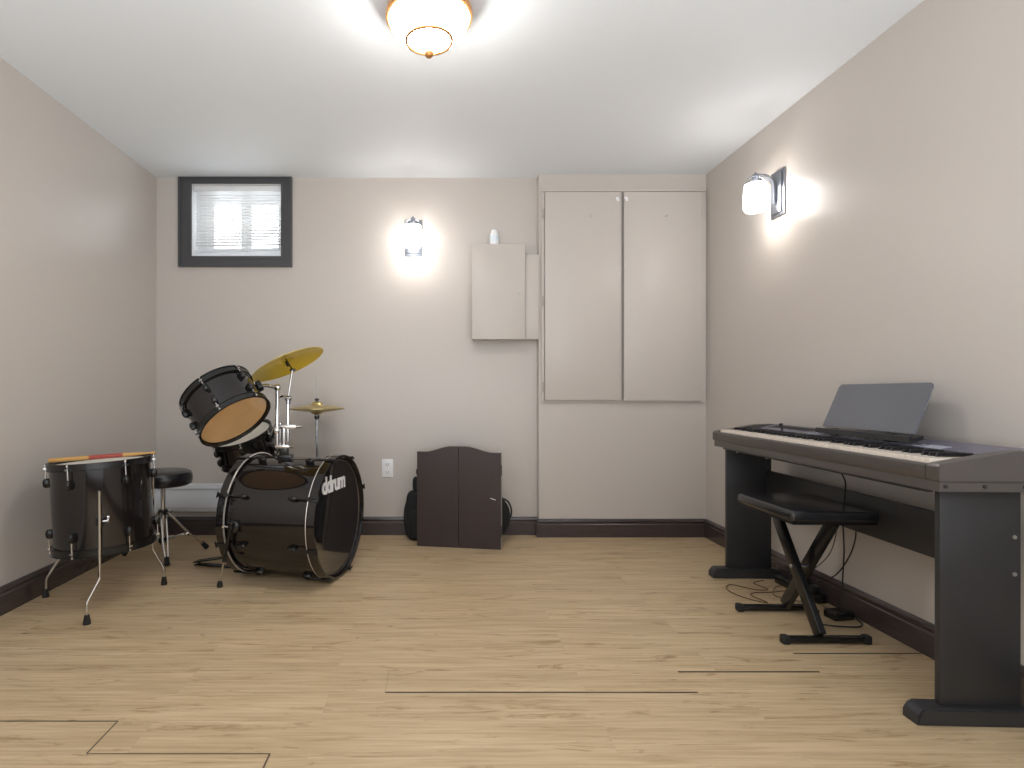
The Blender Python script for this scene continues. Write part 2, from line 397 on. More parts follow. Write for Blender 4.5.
cl = thing('ceiling_light', 'lit cream glass bowl ceiling light with copper rim and finial', 'ceiling light', (-.015, 1.972, H))
CF = Matrix.Translation((-.015, 1.972, H))
obj('pan', MB().lathe([(0, 0), (.108, 0), (.122, -.006), (.130, -.020), (.143, -.034), (.149, -.048), (.151, -.060), (.148, -.068), (.141, -.070), (.137, -.066), (.134, -.058), (.0, -.055)], CF, 56), 'copper', cl)
obj('lamp_shade', MB().lathe([(.133, -.058), (.1335, -.072), (.131, -.092), (.121, -.112), (.101, -.129), (.072, -.139), (.030, -.143), (0, -.144)], CF, 56, cap=False), 'bowl_glass', cl)
rg = MB(); pr = []
for k in range(10):
    a = 2 * PI * k / 10; pr.append((.079 + .0055 * math.cos(a), -.142 + .0055 * math.sin(a)))
rg.lathe(pr, CF, 48, closed=True)
obj('ring', rg, 'copper', cl)
st = MB()
for a in (math.radians(62), math.radians(-8), math.radians(180)):
    st.tube([CF @ Vector((.079 * math.cos(a) * q, .079 * math.sin(a) * q, -.142 - .040 * (1 - q) ** 1.3)) for q in (1, .75, .5, .25, .05)], .0016, 6)
obj('strap', st, 'copper', cl)
obj('finial', MB().lathe([(0, -.140), (.004, -.142), (.004, -.170), (.009, -.172), (.015, -.179), (.016, -.187), (.012, -.196), (.005, -.201), (0, -.202)], CF, 20), 'copper', cl)

# ------------------------------------------------------------------ built-in cupboard on the chase
cu = thing('wall_cupboard', 'tall two-door cupboard painted like the wall, at the right of the back wall', 'cupboard', (1.165, YC, .83))
fr = MB()
ring_frame(fr, .668, 1.678, .836, 2.146, .684, 1.652, .846, 2.134, YC - .016, YC)
fr.box(.668, 1.678, YC - .026, YC - .012, 2.136, 2.148, bev=.002)
fr.box(.684, 1.652, YC - .003, YC, .846, 2.134)
obj('frame', fr, 'cab_paint', cu)
for k, (x0, x1, ang, z0) in enumerate(((.686, 1.156, 0, .848), (1.171, 1.650, .010, .846))):
    T = Matrix.Translation((x1, YC - .010, 0)) @ Matrix.Rotation(ang, 4, 'Z') @ Matrix.Translation((-x1, -(YC - .010), 0)) if k else Matrix()
    d = obj('door', MB(T).box(x0, x1, YC - .032, YC - .012, z0, 2.130, bev=.0025), 'cab_paint', cu)
    hx = x0 + .282 if k == 0 else x0 + .26
    obj('knob', MB(T).lathe([(0, 0), (.006, 0), (.005, .004), (.007, .008), (0, .010)], frame((hx, YC - .031, 1.982), (0, -1, 0)), 12), 'screw', d)
    kx = x1 - .024 if k == 0 else x0 + .012
    kk = MB(T).box(kx - .011, kx + .008, YC - .036, YC - .031, 2.083, 2.098, bev=.002); kk.box(kx - .004, kx + .012, YC - .038, YC - .031, 2.072, 2.086, bev=.002)
    obj('catch', kk, 'plastic_white', d)
    for z in (2.00, 1.46, .93):
        hxx = x0 - .006 if k == 0 else x1 + .006
        hg = MB().rod((hxx, YC - .024, z - .03), (hxx, YC - .024, z + .03), .0045, n=10); hg.box(hxx - .009, hxx + .004, YC - .021, YC - .016, z - .028, z + .028)
        obj('hinge', hg, 'cab_paint' if k else 'edge', d)

# ------------------------------------------------------------------ electrical box left of the chase
eb = thing('electrical_box', 'shallow wall-mounted electrical box with painted door, left of the cupboard', 'electrical box', (.44, YB, 1.22))
obj('body', MB().box(.245, .556, YB - .105, YB, 1.224, 1.798, bev=.003), 'cab_paint', eb)
obj('side_box', MB().box(.556, XC - .001, YB - .078, YB, 1.224, 1.748, bev=.003), 'cab_paint', eb)
dr = obj('door', MB().box(.235, .558, YB - .123, YB - .106, 1.2206, 1.802, bev=.003), 'cab_paint', eb)
obj('lock', MB().lathe([(0, 0), (.008, 0), (.008, .004), (.005, .006), (0, .006)], frame((.523, YB - .1225, 1.502), (0, -1, 0)), 14), 'screw', dr)
for z in (1.66, 1.32): obj('hinge', MB().rod((.240, YB - .103, z - .035), (.240, YB - .103, z + .035), .005, n=10), 'edge', dr)
ca = thing('plastic_canister', 'small white plastic canister standing on top of the electrical box', 'canister', (.376, YB - .07, 1.803))
CFm = Matrix.Translation((.376, YB - .07, 1.8035))
obj('body', MB().lathe([(0, 0), (.025, 0), (.027, .004), (.027, .072), (.023, .080), (0, .080)], CFm, 24), 'plastic_white', ca)
obj('cap', MB().lathe([(0, .080), (.021, .080), (.021, .094), (.018, .097), (0, .097)], CFm, 24), 'plastic_white', ca)
obj('print_band', MB().lathe([(.0275, .022), (.0277, .024), (.0277, .060), (.0275, .062)], CFm, 24, cap=False), 'plastic_blue', ca)

# outlet
ou = thing('wall_outlet', 'white duplex wall outlet low on the back wall', 'wall outlet', (-.290, YB, .363))
obj('cover_plate', MB().box(-.325, -.255, YB - .007, YB, .362, .477, bev=.003), 'plastic_white', ou)
for z in (.395, .444):
    rc = obj('receptacle', MB().box(-.307, -.273, YB - .010, YB - .006, z - .015, z + .015, bev=.002), 'plastic_white', ou)
    sx = MB(); sx.box(-.299, -.2965, YB - .0106, YB - .0095, z - .004, z + .008); sx.box(-.2835, -.281, YB - .0106, YB - .0095, z - .003, z + .008)
    sx.rod((-.290, YB - .0106, z - .009), (-.290, YB - .0095, z - .009), .0025, n=8)
    obj('slots', sx, 'black', rc)

# baseboard heater
he = thing('baseboard_heater', 'long low white electric heater on the back wall behind the drums', 'heater', (-1.30, YB, .143))
hp = [(YB, .150), (YB - .045, .150), (YB - .058, .160), (YB - .062, .172), (YB - .062, .262), (YB - .050, .278), (YB - .050, .292), (YB - .062, .300), (YB - .058, .320), (YB, .322)]
obj('body', MB().prism(hp, -1.728, -.86, axis='x'), 'heater', he)
obj('end_cap', MB().box(-1.735, -1.716, YB - .066, YB, .147, .325, bev=.003), 'heater', he)
obj('end_cap', MB().box(-.872, -.853, YB - .066, YB, .147, .325, bev=.003), 'heater', he)
lv = MB()
lv.box(-1.716, -.872, YB - .0625, YB - .058, .176, .181)
obj('vent_lip', lv, 'screw', he)

# ------------------------------------------------------------------ drums
def drum_parts(root, F, R, L, nl, ang0, top_mat, bot_mat, hoop='black', lug_d=.055, hoop_h=.030, foot=False):
    """drum of radius R (shell), from z=0 (bottom head) to z=L (top head) in frame F"""
    sh = obj('shell', MB().lathe([(R, .006), (R, L - .006), (R - .007, L - .006), (R - .007, .006)], F, 64, closed=True), 'shell', root)
    for nm, z, sgn, mt in (('batter_head', L, 1, top_mat), ('resonant_head', 0, -1, bot_mat)):
        zi = z - sgn * .004
        obj(nm, MB().lathe([(0, zi), (R - .012, zi), (R - .002, zi + sgn * .002), (R + .003, zi - sgn * .004), (R + .003, zi - sgn * .010), (R - .006, zi - sgn * .006), (0, zi - sgn * .003)], F, 64), mt, root)
    for z, sgn in ((L, 1), (0, -1)):
        a, b_ = z - sgn * (hoop_h - .012), z + sgn * .012
        obj('hoop', MB().lathe([(R + .004, a), (R + .011, a), (R + .011, a + sgn * .003), (R + .008, a + sgn * .005), (R + .008, b_ - sgn * .004), (R + .012, b_ - sgn * .003), (R + .012, b_), (R + .004, b_)], F, 64, closed=True), hoop, root)
    for k in range(nl):
        a = ang0 + 2 * PI * k / nl
        for z, sgn in ((L, 1), (0, -1)):
            zc = z - sgn * lug_d
            er = F.to_3x3() @ Vector((math.cos(a), math.sin(a), 0)); ez = F.to_3x3() @ Vector((0, 0, 1)) * sgn
            c = F @ Vector((R * math.cos(a), R * math.sin(a), zc))
            LF = frame(c, ez, er)      # x outward, z to the head
            lg = MB().blob((.010, 0, 0), (.016, .011, .020), .8, LF, 14, 8)
            lo = obj('lug', lg, 'black', root)
            tr = MB().rod(LF @ Vector((.013, 0, .008)), LF @ Vector((.013, 0, lug_d - .002)), .003, n=8)
            tr.rod(LF @ Vector((.013, 0, lug_d + .001)), LF @ Vector((.013, 0, lug_d + .011)), .0048, n=8)
            tr.box(.004, .020, -.007, .007, lug_d - .012, lug_d - .006, T=LF)
            obj('tension_rod', tr, 'chrome', lo)
    return sh

# floor tom
FT = Vector((-1.432, 2.465, 0))
ft = thing('floor_tom', 'large black floor tom on three bent chrome legs by the left wall', 'floor tom', tuple(FT))
tilt = math.radians(3.2)
FTF = Matrix.Translation((FT.x + .020, FT.y, .247)) @ Matrix.Rotation(-tilt, 4, 'Y')
camdir = math.atan2(-FT.y, -FT.x)
drum_parts(ft, FTF, .190, .352, 6, camdir - math.radians(35), 'whitehead', 'whitehead', lug_d=.07)
for (fx, fy) in ((-1.341, 2.214), (-1.704, 2.506), (-1.251, 2.676)):
    u = (Vector((fx, fy, 0)) - FT).normalized()
    ub = u.copy(); u = Matrix.Rotation(math.radians(-9 if fx < -1.6 else 9), 3, 'Z') @ u
    p = lambda r, z: FT + (u if r < .24 else ub) * r + Vector((0, 0, z))
    lg = MB().tube([p(.237, .508), p(.237, .30), p(.237, .170), p(.2385, .160), p(.266, .082), p(.2685, .070), p(.269, .028)], .0055, 10, smooth_path=False)
    lo = obj('leg', lg, 'chrome', ft)
    obj('rubber_foot', MB().lathe([(0, 0), (.014, 0), (.013, .012), (.009, .036), (0, .037)], Matrix.Translation(p(.269, 0)), 14), 'rubber', lo)
    br = MB(); F2 = frame(p(.198, .385), (0, 0, 1), u)
    br.box(-.006, .024, -.014, .014, -.020, .020, bev=.004, T=F2); br.rod(F2 @ Vector((.032, 0, -.016)), F2 @ Vector((.032, 0, .016)), .011, n=12)
    bo = obj('leg_bracket', br, 'black', ft)
    wn = MB().rod(F2 @ Vector((.030, -.008, 0)), F2 @ Vector((.030, .030, .0)), .004, n=8)
    wn.box(.018, .046, .026, .032, -.004, .010, bev=.002, T=F2)
    wn.box(.010, .022, .024, .034, .004, .018, bev=.002, T=F2)
    obj('wing_bolt', wn, 'chrome', bo)
# drumstick
def stick(a, b, label):
    a = Vector(a); b = Vector(b); L = (b - a).length; F = frame(a, b - a, (0, 1, 0))
    o = tag(obj('drumstick', MB().lathe([(0, 0), (.007, .001), (.0088, .006), (.0088, L * .70), (.0065, L * .84), (.0035, L * .955), (.0055, L * .975), (.0045, L * .995), (0, L)], F, 16), 'stick'), label, 'drumstick')
    me = MB().lathe([(.0089, L * .37), (.0092, L * .375), (.0092, L * .68), (.0089, L * .685)], F, 16, cap=False)
    obj('grip_band', me, 'stickred', o)
    return o
top = lambda x, y, z: FTF @ Vector((x, y, z))
stick(top(-.176, -.075, .3745), top(.214, .045, .3745), 'wooden drumstick with red middle band lying across the floor tom')

# throne
TH = Vector((-1.475, 3.12, 0))
th = thing('drum_throne', 'round black padded drum throne on chrome tripod behind the floor tom', 'drum stool', tuple(TH))
TF = Matrix.Translation(TH)
obj('seat', MB().lathe([(0, .392), (.134, .392), (.146, .399), (.150, .415), (.150, .443), (.143, .462), (.123, .471), (.06, .474), (0, .474)], TF, 48), 'vinyl', th)
obj('post', MB().rod(TH + Vector((0, 0, .16)), TH + Vector((0, 0, .40)), .0125, n=16), 'chrome', th)
obj('lower_tube', MB().rod(TH + Vector((0, 0, .065)), TH + Vector((0, 0, .25)), .016, n=16), 'chrome', th)
for z in (.232, .080): obj('collar', MB().lathe([(0, z), (.024, z), (.024, z + .026), (0, z + .026)], TF, 20), 'black', th)
for (fx, fy) in ((-1.300, 3.27), (-1.372, 2.945), (-1.690, 3.13)):
    d = Vector((fx, fy, 0)) - TH; r = d.length; u = d.normalized(); s_ = Vector((-u.y, u.x, 0))
    lg = MB()
    for k in (-1, 1):
        lg.tube([TH + u * .02 + s_ * .012 * k + Vector((0, 0, .245)), TH + u * (r * .6) + s_ * .012 * k + Vector((0, 0, .105)), TH + u * (r - .008) + s_ * .006 * k + Vector((0, 0, .028))], .005, 8, smooth_path=False)
        lg.tube([TH + u * .02 + s_ * .009 * k + Vector((0, 0, .095)), TH + u * (r * .58) + s_ * .009 * k + Vector((0, 0, .110))], .004, 8, smooth_path=False)
    lo = obj('leg', lg, 'chrome', th)
    obj('rubber_foot', MB().rod(TH + u * (r - .022) + Vector((0, 0, .042)), TH + u * (r + .006) + Vector((0, 0, .009)), .012, .015, n=14), 'rubber', lo)
wb_ = MB().rod(TH + Vector((.02, 0, .247)), TH + Vector((.05, -.01, .247)), .004, n=8); wb_.box(.0, .006, -.016, .016, -.006, .006, T=Matrix.Translation(TH + Vector((.048, -.01, .247))))
obj('wing_bolt', wb_, 'dullchrome', th)

# bass drum
BR = Vector((-.922, 2.898, 0)); BFp = Vector((-.446, 2.775, 0)); RB = .2965
nax = (BFp - BR).normalized(); LB = (BFp - BR).length; uy = Vector((-nax.y, nax.x, 0))   # uy: away from the camera
bd = thing('bass_drum', 'glossy black bass drum lying on its side with white lettering on the front head', 'bass drum', tuple((BR + BFp) / 2))
BF = frame(BR + Vector((0, 0, RB)), nax, -uy)      # x towards camera side, y = up?, z forward
RS = .279
obj('shell', MB().lathe([(RS, .030), (RS, LB - .030), (RS - .008, LB - .030), (RS - .008, .030)], BF, 96, closed=True), 'shell', bd)
for z, sg in ((0, 1), (LB, -1)):
    ho = obj('hoop', MB().lathe([(RB - .013, z), (RB - .002, z), (RB, z + sg * .002), (RB, z + sg * .040), (RB - .013, z + sg * .040)], BF, 96, closed=True), 'shell', bd)
    obj('chrome_ring', MB().lathe([(RB - .005, z + sg * .039), (RB + .0005, z + sg * .039), (RB + .001, z + sg * .0425), (RB - .002, z + sg * .0445), (RB - .005, z + sg * .0445)], BF, 96, closed=True), 'inlay', ho)
hd = obj('resonant_head', MB().lathe([(0, LB - .022), (RS - .012, LB - .022), (RS - .004, LB - .019), (RS + .003, LB - .024), (RS + .003, LB - .030), (0, LB - .026)], BF, 96), 'blackhead', bd)
obj('head_ring', MB().lathe([(RS - .014, LB - .020), (RS - .006, LB - .017), (RS + .003, LB - .020), (RS - .004, LB - .024)], BF, 96, closed=True), 'dullchrome', hd)
obj('batter_head', MB().lathe([(0, .022), (RS - .012, .022), (RS - .004, .019), (RS + .003, .024), (RS + .003, .030), (0, .026)], BF, 96), 'whitehead', bd)
# lettering
fc = bpy.data.curves.new('lettering', 'FONT'); fc.body = 'ddrum'; fc.size = .106; fc.align_x = 'CENTER'; fc.extrude = .0004; fc.offset = .0042; fc.space_character = .90
fo = bpy.data.objects.new('tmp_text', fc); COL.objects.link(fo)
me = bpy.data.meshes.new_from_object(fo); bpy.data.objects.remove(fo)
TFm = Matrix((uy, Vector((0, 0, 1)), uy.cross(Vector((0, 0, 1))))).transposed().to_4x4()
TFm.translation = BF @ Vector((0, 0, LB - .0212)) + uy * (-.036) + Vector((0, 0, .131))
me.transform(TFm); me.name = 'lettering'
link('lettering', me, 'lettering', hd)
for k in range(8):
    a = PI / 8 + 2 * PI * k / 8 - .05
    for z, sg in ((0, 1), (LB, -1)):
        er = BF.to_3x3() @ Vector((math.cos(a), math.sin(a), 0)); ez = nax * sg
        # frame at the shell surface on the hoop's outer edge, z pointing inward along the drum
        LF = frame(BF @ Vector((RS * math.cos(a), RS * math.sin(a), z)), ez, er)
        lg = MB().blob((.010, 0, .120), (.016, .010, .022), .8, LF, 12, 8)
        lo = obj('lug', lg, 'black', bd)
        tr = MB().rod(LF @ Vector((.022, 0, -.004)), LF @ Vector((.016, 0, .110)), .0035, n=8)
        tr.box(.016, .024, -.016, .016, -.010, -.005, bev=.002, T=LF)
        obj('tension_rod', tr, 'black', lo)
        cw = MB().box(.018, .0235, -.010, .010, -.003, .046, bev=.0015, T=LF); cw.box(.008, .022, -.010, .010, -.0045, .0, bev=.0015, T=LF)
        obj('claw', cw, 'black', lo)
# spurs
for sd in (-1, 1):
    c = BF @ Vector((0, 0, .085)); c = Vector((c.x, c.y, .285)) + uy * sd * (RS + .004)
    br = MB(); F2 = frame(c, uy * sd, nax)
    br.lathe([(0, -.004), (.030, -.004), (.030, .006), (.022, .012), (0, .012)], F2, 20); br.rod(c, c + uy * sd * .030, .012, n=12)
    bo = obj('spur_bracket', br, 'black', bd)
    wn = MB().rod(c + uy * sd * .018 + nax * .0, c + uy * sd * .018 - nax * .034 + Vector((0, 0, .004)), .005, n=8)
    wn.box(-.004, .004, -.014, .014, -.005, .005, T=Matrix.Translation(c + uy * sd * .018 - nax * .036 + Vector((0, 0, .004))))
    obj('wing_bolt', wn, 'chrome', bo)
    a_ = c + uy * sd * .022; foot = Vector((-.984, 2.635, .0)) if sd < 0 else Vector((-.984, 2.635, 0)) + uy * (2 * (BR + nax * .0 - Vector((-.984, 2.635, 0))).dot(uy))
    f0 = Vector((foot.x, foot.y, .024)); mid = a_.lerp(f0, .62)
    lo = obj('spur', MB().rod(a_ + (a_ - f0) * .10, mid, .009, n=12), 'black', bd)
    obj('spur_rod', MB().rod(mid, f0, .0055, n=10), 'chrome', lo)
    obj('rubber_foot', MB().lathe([(0, 0), (.013, 0), (.013, .012), (.009, .028), (0, .029)], Matrix.Translation(foot), 14), 'rubber', lo)
# tom holder on top of the bass drum
TM = Vector((-.742, 2.850, 0)); zt = RB + RS
hb = MB().box(TM.x - .030, TM.x + .040, TM.y - .028, TM.y + .028, zt - .006, zt + .012, bev=.003); hb.box(TM.x - .022, TM.x + .018, TM.y - .022, TM.y + .022, zt + .006, zt + .055, bev=.004)
hol = obj('tom_holder', hb, 'black', bd)
pc = MB()
pc.rod((TM.x - .002, TM.y, zt + .05), (TM.x - .002, TM.y, zt + .155), .012); pc.rod((TM.x - .030, TM.y - .02, zt + .05), (TM.x - .030, TM.y - .02, zt + .340), .0105)
pc.rod((TM.x - .030, TM.y + .03, zt + .05), (TM.x - .030, TM.y + .03, zt + .17), .0105)
pc.box(TM.x - .045, TM.x + .060, TM.y - .012, TM.y + .012, zt + .140, zt + .160, bev=.003)
pc.box(TM.x - .040, TM.x + .030, TM.y - .035, TM.y + .045, zt + .045, zt + .062, bev=.003)
pc.rod((TM.x + .055, TM.y, zt + .150), (TM.x + .085, TM.y, zt + .152), .006); pc.rod((TM.x + .02, TM.y - .02, zt + .055), (TM.x + .050, TM.y - .03, zt + .050), .005)
obj('post', pc, 'chrome', hol)
kn = MB(); kn.blob((TM.x - .030, TM.y - .02, zt + .345), (.018, .016, .016), .8); kn.box(TM.x - .04, TM.x - .018, TM.y - .05, TM.y - .03, zt + .120, zt + .150, bev=.003)
kn.rod((TM.x - .018, TM.y - .02, zt + .30), (TM.x + .008, TM.y - .028, zt + .305), .006)
obj('clamp', kn, 'chrome', hol)
# near tom
nt_ = Vector((.606, -.312, -.733)).normalized()
NC = Vector((-.909, 2.62, .770))
NT = frame(NC, -nt_, (1, 0, 0))
tn = thing('rack_tom', 'steeply tilted black tom drum showing its amber bottom head above the bass drum', 'tom drum', tuple(NC), group='rack toms')
drum_parts(tn, NT, .162, .170, 6, math.radians(-95), 'whitehead', 'clearhead', lug_d=.048)
arm = MB().tube([Vector((TM.x - .030, TM.y - .02, zt + .345)), Vector((TM.x - .075, TM.y - .055, zt + .355)), NT @ Vector((.17, .035, .10))], .009, 10, smooth_path=False)
obj('mount_arm', arm, 'chrome', hol)
mb_ = MB().box(-.004, .020, -.020, .020, -.022, .022, bev=.004, T=frame(NT @ Vector((.168, .035, .10)), NT.to_3x3() @ Vector((0, 0, 1)), NT.to_3x3() @ Vector((.98, .2, 0))))
obj('mount_bracket', mb_, 'black', tn)
# far tom
nf = Vector((-.20, -.36, .90)).normalized()
FC = Vector((-1.050, 3.135, .668)) - nf * .135
FF = frame(FC, nf, (1, 0, 0))
tf = thing('rack_tom', 'black tom with white top head tucked under the amber-headed tom', 'tom drum', tuple(FC), group='rack toms')
drum_parts(tf, FF, .154, .135, 6, math.radians(-75), 'whitehead', 'whitehead', lug_d=.040)
arm = MB().tube([Vector((TM.x - .030, TM.y + .03, zt + .165)), Vector((TM.x - .06, TM.y + .06, zt + .155)), FF @ Vector((.157, 0, .075))], .009, 10, smooth_path=False)
obj('mount_arm', arm, 'chrome', hol)

# crash cymbal and its arm
nc = Vector((-.432, .112, .896)).normalized(); CC = Vector((-.742, 2.88, 1.056))
ch = thing('cymbal_arm', 'chrome boom arm clamped above the bass drum, holding the tilted cymbal', 'cymbal stand', (TM.x + .022, TM.y, zt + .14))
bx = Vector((TM.x + .018, TM.y, 0))
obj('post', MB().rod(bx + Vector((0, 0, zt + .075)), bx + Vector((0, 0, .868)), .008), 'chrome', ch)
obj('boom', MB().rod(bx + Vector((0, 0, .862)), CC - nc * .050 + Vector((.012, 0, 0)), .006), 'chrome', ch)
jt = MB().rod(bx + Vector((-.016, 0, .868)), bx + Vector((.016, 0, .868)), .013, n=14); jt.rod(bx + Vector((0, 0, .84)), bx + Vector((0, 0, .875)), .012)
jt.rod(bx + Vector((-.016, 0, .868)), bx + Vector((-.040, -.005, .885)), .004); jt.box(-.005, .005, -.004, .004, -.014, .014, T=Matrix.Translation(bx + Vector((-.042, -.005, .888))))
obj('joint', jt, 'dullchrome', ch)
tl = MB().rod(CC - nc * .056 + Vector((.012, 0, 0)), CC + nc * .028, .0035); tl.rod(CC - nc * .030, CC - nc * .004, .009); tl.box(-.014, .014, -.006, .006, -.007, .007, bev=.002, T=Matrix.Translation(CC - nc * .052 + Vector((.012, 0, 0))))
obj('tilter', tl, 'black', ch)
obj('wing_nut', MB().lathe([(0, .022), (.008, .022), (.008, .030), (0, .034)], frame(CC, nc), 10), 'chrome', ch)
def cymbal(name, C_, n_, R, mat, label, group=None, bell=.015, drop=.022, up=1):
    F = frame(C_, n_); pr = [(.0055, bell), (.018, bell - .001), (.030, bell * .55), (.038, .000)]
    for k in range(1, 9):
        t = k / 8; r = .038 + (R - .038) * t; pr.append((r, -drop * t ** 1.5))
    lo_ = [(r, z - .0014) for r, z in pr[::-1]]
    return tag(obj(name, MB().lathe(pr + lo_, F, 72, closed=True), mat), label, 'cymbal', group)
cymbal('crash_cymbal', CC, nc, .191, 'brass', 'large golden crash cymbal tilted high above the bass drum')
# hi-hat
HH = Vector((-.6825, 3.35, 0))
cymbal('hi_hat_cymbal', HH + Vector((0, 0, .8225)), (0.0, 0, 1), .163, 'brass2', 'upper brass cymbal of the flat hi-hat pair behind the bass drum', 'hi-hat cymbals', bell=.022, drop=.018)
cymbal('hi_hat_cymbal', HH + Vector((0, 0, .7815)), (0.0, 0, -1), .163, 'brass2', 'lower brass cymbal of the flat hi-hat pair behind the bass drum', 'hi-hat cymbals', bell=.016, drop=.018)
hs = thing('hi_hat_stand', 'thin chrome hi-hat stand rising behind the bass drum', 'cymbal stand', tuple(HH))
obj('pull_rod', MB().rod(HH + Vector((0, 0, .70)), HH + Vector((0, 0, .993)), .003, n=8), 'dullchrome', hs)
obj('tube', MB().rod(HH + Vector((0, 0, .40)), HH + Vector((0, 0, .755)), .0075), 'dullchrome', hs)
obj('lower_tube', MB().rod(HH + Vector((0, 0, .03)), HH + Vector((0, 0, .42)), .0125), 'chrome', hs)
obj('clutch', MB().lathe([(0, .846), (.009, .846), (.009, .852), (.014, .852), (.014, .858), (.006, .862), (0, .862)], Matrix.Translation(HH), 14), 'black', hs)
obj('cymbal_seat', MB().lathe([(0, .738), (.009, .738), (.015, .745), (.015, .762), (.0, .764)], Matrix.Translation(HH), 14), 'black', hs)
for a in (20, 140, 260):
    u = Vector((math.cos(math.radians(a)), math.sin(math.radians(a)), 0))
    lo = obj('leg', MB().rod(HH + u * .012 + Vector((0, 0, .26)), HH + u * .185 + Vector((0, 0, .018)), .006), 'chrome', hs)
    obj('rubber_foot', MB().rod(HH + u * .172 + Vector((0, 0, .036)), HH + u * .192 + Vector((0, 0, .010)), .010, .012), 'rubber', lo)
# bass pedal
pd = thing('bass_drum_pedal', 'black bass drum foot pedal at the rear of the bass drum', 'drum pedal', (-1.10, 2.945, 0))
PF = frame(BR + Vector((0, 0, .0)), (0, 0, 1), -nax)      # x towards the drummer
obj('base', MB(PF).box(.004, .325, -.020, .020, .002, .007, bev=.002), 'black', pd)
obj('footboard', MB(PF @ Matrix.Translation((.325, 0, .016)) @ Matrix.Rotation(math.radians(11), 4, 'Y')).box(-.25, .0, -.028, .028, -.002, .004, bev=.002), 'black', pd)
for s_ in (-1, 1): obj('upright', MB(PF).rod((.055, s_ * .045, .004), (.045, s_ * .045, .21), .006), 'dullchrome', pd)
bt = MB(PF).rod((.045, -.05, .205), (.045, .05, .205), .006); bt.rod((.045, 0, .205), (.085, 0, .36), .004)
obj('axle', bt, 'dullchrome', pd)
obj('beater', MB(PF @ Matrix.Translation((.085, 0, .36))).blob((0, 0, 0), (.022, .020, .026), .8), 'whitehead', pd)

# ------------------------------------------------------------------ arched cabinet standing on the floor, bags behind it
A = Vector((-.096, 3.339, 0)); B = Vector((.384, 3.256, 0)); ud = (B - A).normalized(); vd = Vector((-ud.y, ud.x, 0)); W = (B - A).length
KF = Matrix((ud, vd, Vector((0, 0, 1)))).transposed().to_4x4(); KF.translation = A
kc = thing('arched_cabinet', 'dark brown arched two-door cabinet standing on the floor against the bags', 'cabinet', tuple((A + B) / 2))
def arch(x):
    t = x / W; k = min(1, max(0, (min(t, 1 - t) - .09) / .33)); return .551 + .034 * (k * k * (3 - 2 * k))
def archpoly(x0, x1, dz=0, z0=.0):
    n = 16; return [(x0, z0)] + [(x1, z0)] + [(x1 - (x1 - x0) * i / n, arch(x1 - (x1 - x0) * i / n) + dz) for i in range(n + 1)]
obj('body', MB(KF).prism(archpoly(.002, W + .002, -.004, .004), .020, .084), 'edge', kc, label='pale grey cabinet sides')
obj('door', MB(KF).prism(archpoly(0, W / 2 - .0012), 0, .0185, bev=.001), 'espresso', kc)
do = obj('door', MB(KF).prism(archpoly(W / 2 + .0012, W), 0, .0185, bev=.001), 'espresso', kc)
sc = MB(KF @ Matrix.Translation((W - .045, -.001, .288)) @ Matrix.Rotation(math.radians(17), 4, 'Y')).box(-.016, .016, -.002, .0015, -.002, .002)
obj('latch', sc, 'plastic_white', do)
for z in (.10, .45):
    obj('hinge', MB(KF).box(W - .001, W + .004, .012, .040, z - .03, z + .03, bev=.001), 'espresso', do)
bg_ = thing('backpack', 'black fabric backpack poking out left of the arched cabinet', 'bag', (-.03, 3.50, 0))
obj('body', MB().blob((-.045, 3.505, .148), (.122, .060, .148), .32), 'fabric', bg_)
obj('pocket', MB().blob((-.060, 3.444, .105), (.085, .020, .088), .5), 'fabric', bg_)
obj('top_pouch', MB().blob((-.040, 3.50, .338), (.088, .045, .046), .45), 'fabric', bg_)
obj('handle', MB().tube([(-.085, 3.50, .37), (-.095, 3.50, .42), (-.060, 3.50, .448), (0, 3.50, .445), (.03, 3.50, .37)], .011, 10), 'fabric', bg_)
obj('strap', MB().tube([(-.150, 3.495, .25), (-.169, 3.485, .17), (-.166, 3.485, .08), (-.150, 3.495, .02)], .012, 10), 'fabric', bg_)
b2 = thing('round_bag', 'black ribbed round bag poking out right of the arched cabinet', 'bag', (.32, 3.49, 0))
rb = MB()
for k in range(7):
    y = 3.435 + k * .0185
    rb.lathe([(.0, -.0095), (.140, -.0095), (.150, -.005), (.152, 0), (.150, .005), (.140, .0095), (0, .0095)], frame((.310, y, .152), (0, 1, 0), (1, 0, 0)), 48)
obj('body', rb, 'fabric', b2)
obj('strap', MB().tube([(.40, 3.43, .262), (.438, 3.43, .250), (.462, 3.43, .215), (.468, 3.435, .17), (.455, 3.44, .13)], .005, 8), 'fabric', b2)

# ------------------------------------------------------------------ digital piano and stand (local: x depth from player's edge, y length from near end, z up)
PRZ = -math.radians(2.2); PL = (1.325, 1.500, 0)
dp = thing('digital_piano', 'long dark grey digital piano with full keyboard along the right wall', 'digital piano', (PL[0], PL[1], 0), PRZ, local=True)
LEN = 1.322
cp = [(0, .668), (0, .700), (.004, .705), (.016, .705), (.016, .690), (.166, .690), (.166, .716), (.176, .724), (.282, .742), (.286, .738), (.286, .660), (.006, .660)]
obj('case', MB().prism(cp, .044, LEN - .044), 'case', dp)
lt = [(.006, .634), (.006, .661), (.284, .661), (.284, .634)]
obj('lower_case', MB().prism(lt, .006, LEN - .006, bev=.002), 'case', dp)
chk = [(0, .668), (0, .700), (.006, .706), (.012, .708), (.180, .738), (.200, .741), (.280, .743), (.286, .738), (.286, .662), (.004, .662)]
for y0 in (0, LEN - .0435):
    ck = obj('end_cheek', MB().prism(chk, y0, y0 + .0435, bev=.002), 'case', dp)
for x in (.022, .122, .224): obj('screw', MB().rod((x, .0040, .648), (x, .0085, .648), .0055, n=12), 'key_b', dp)
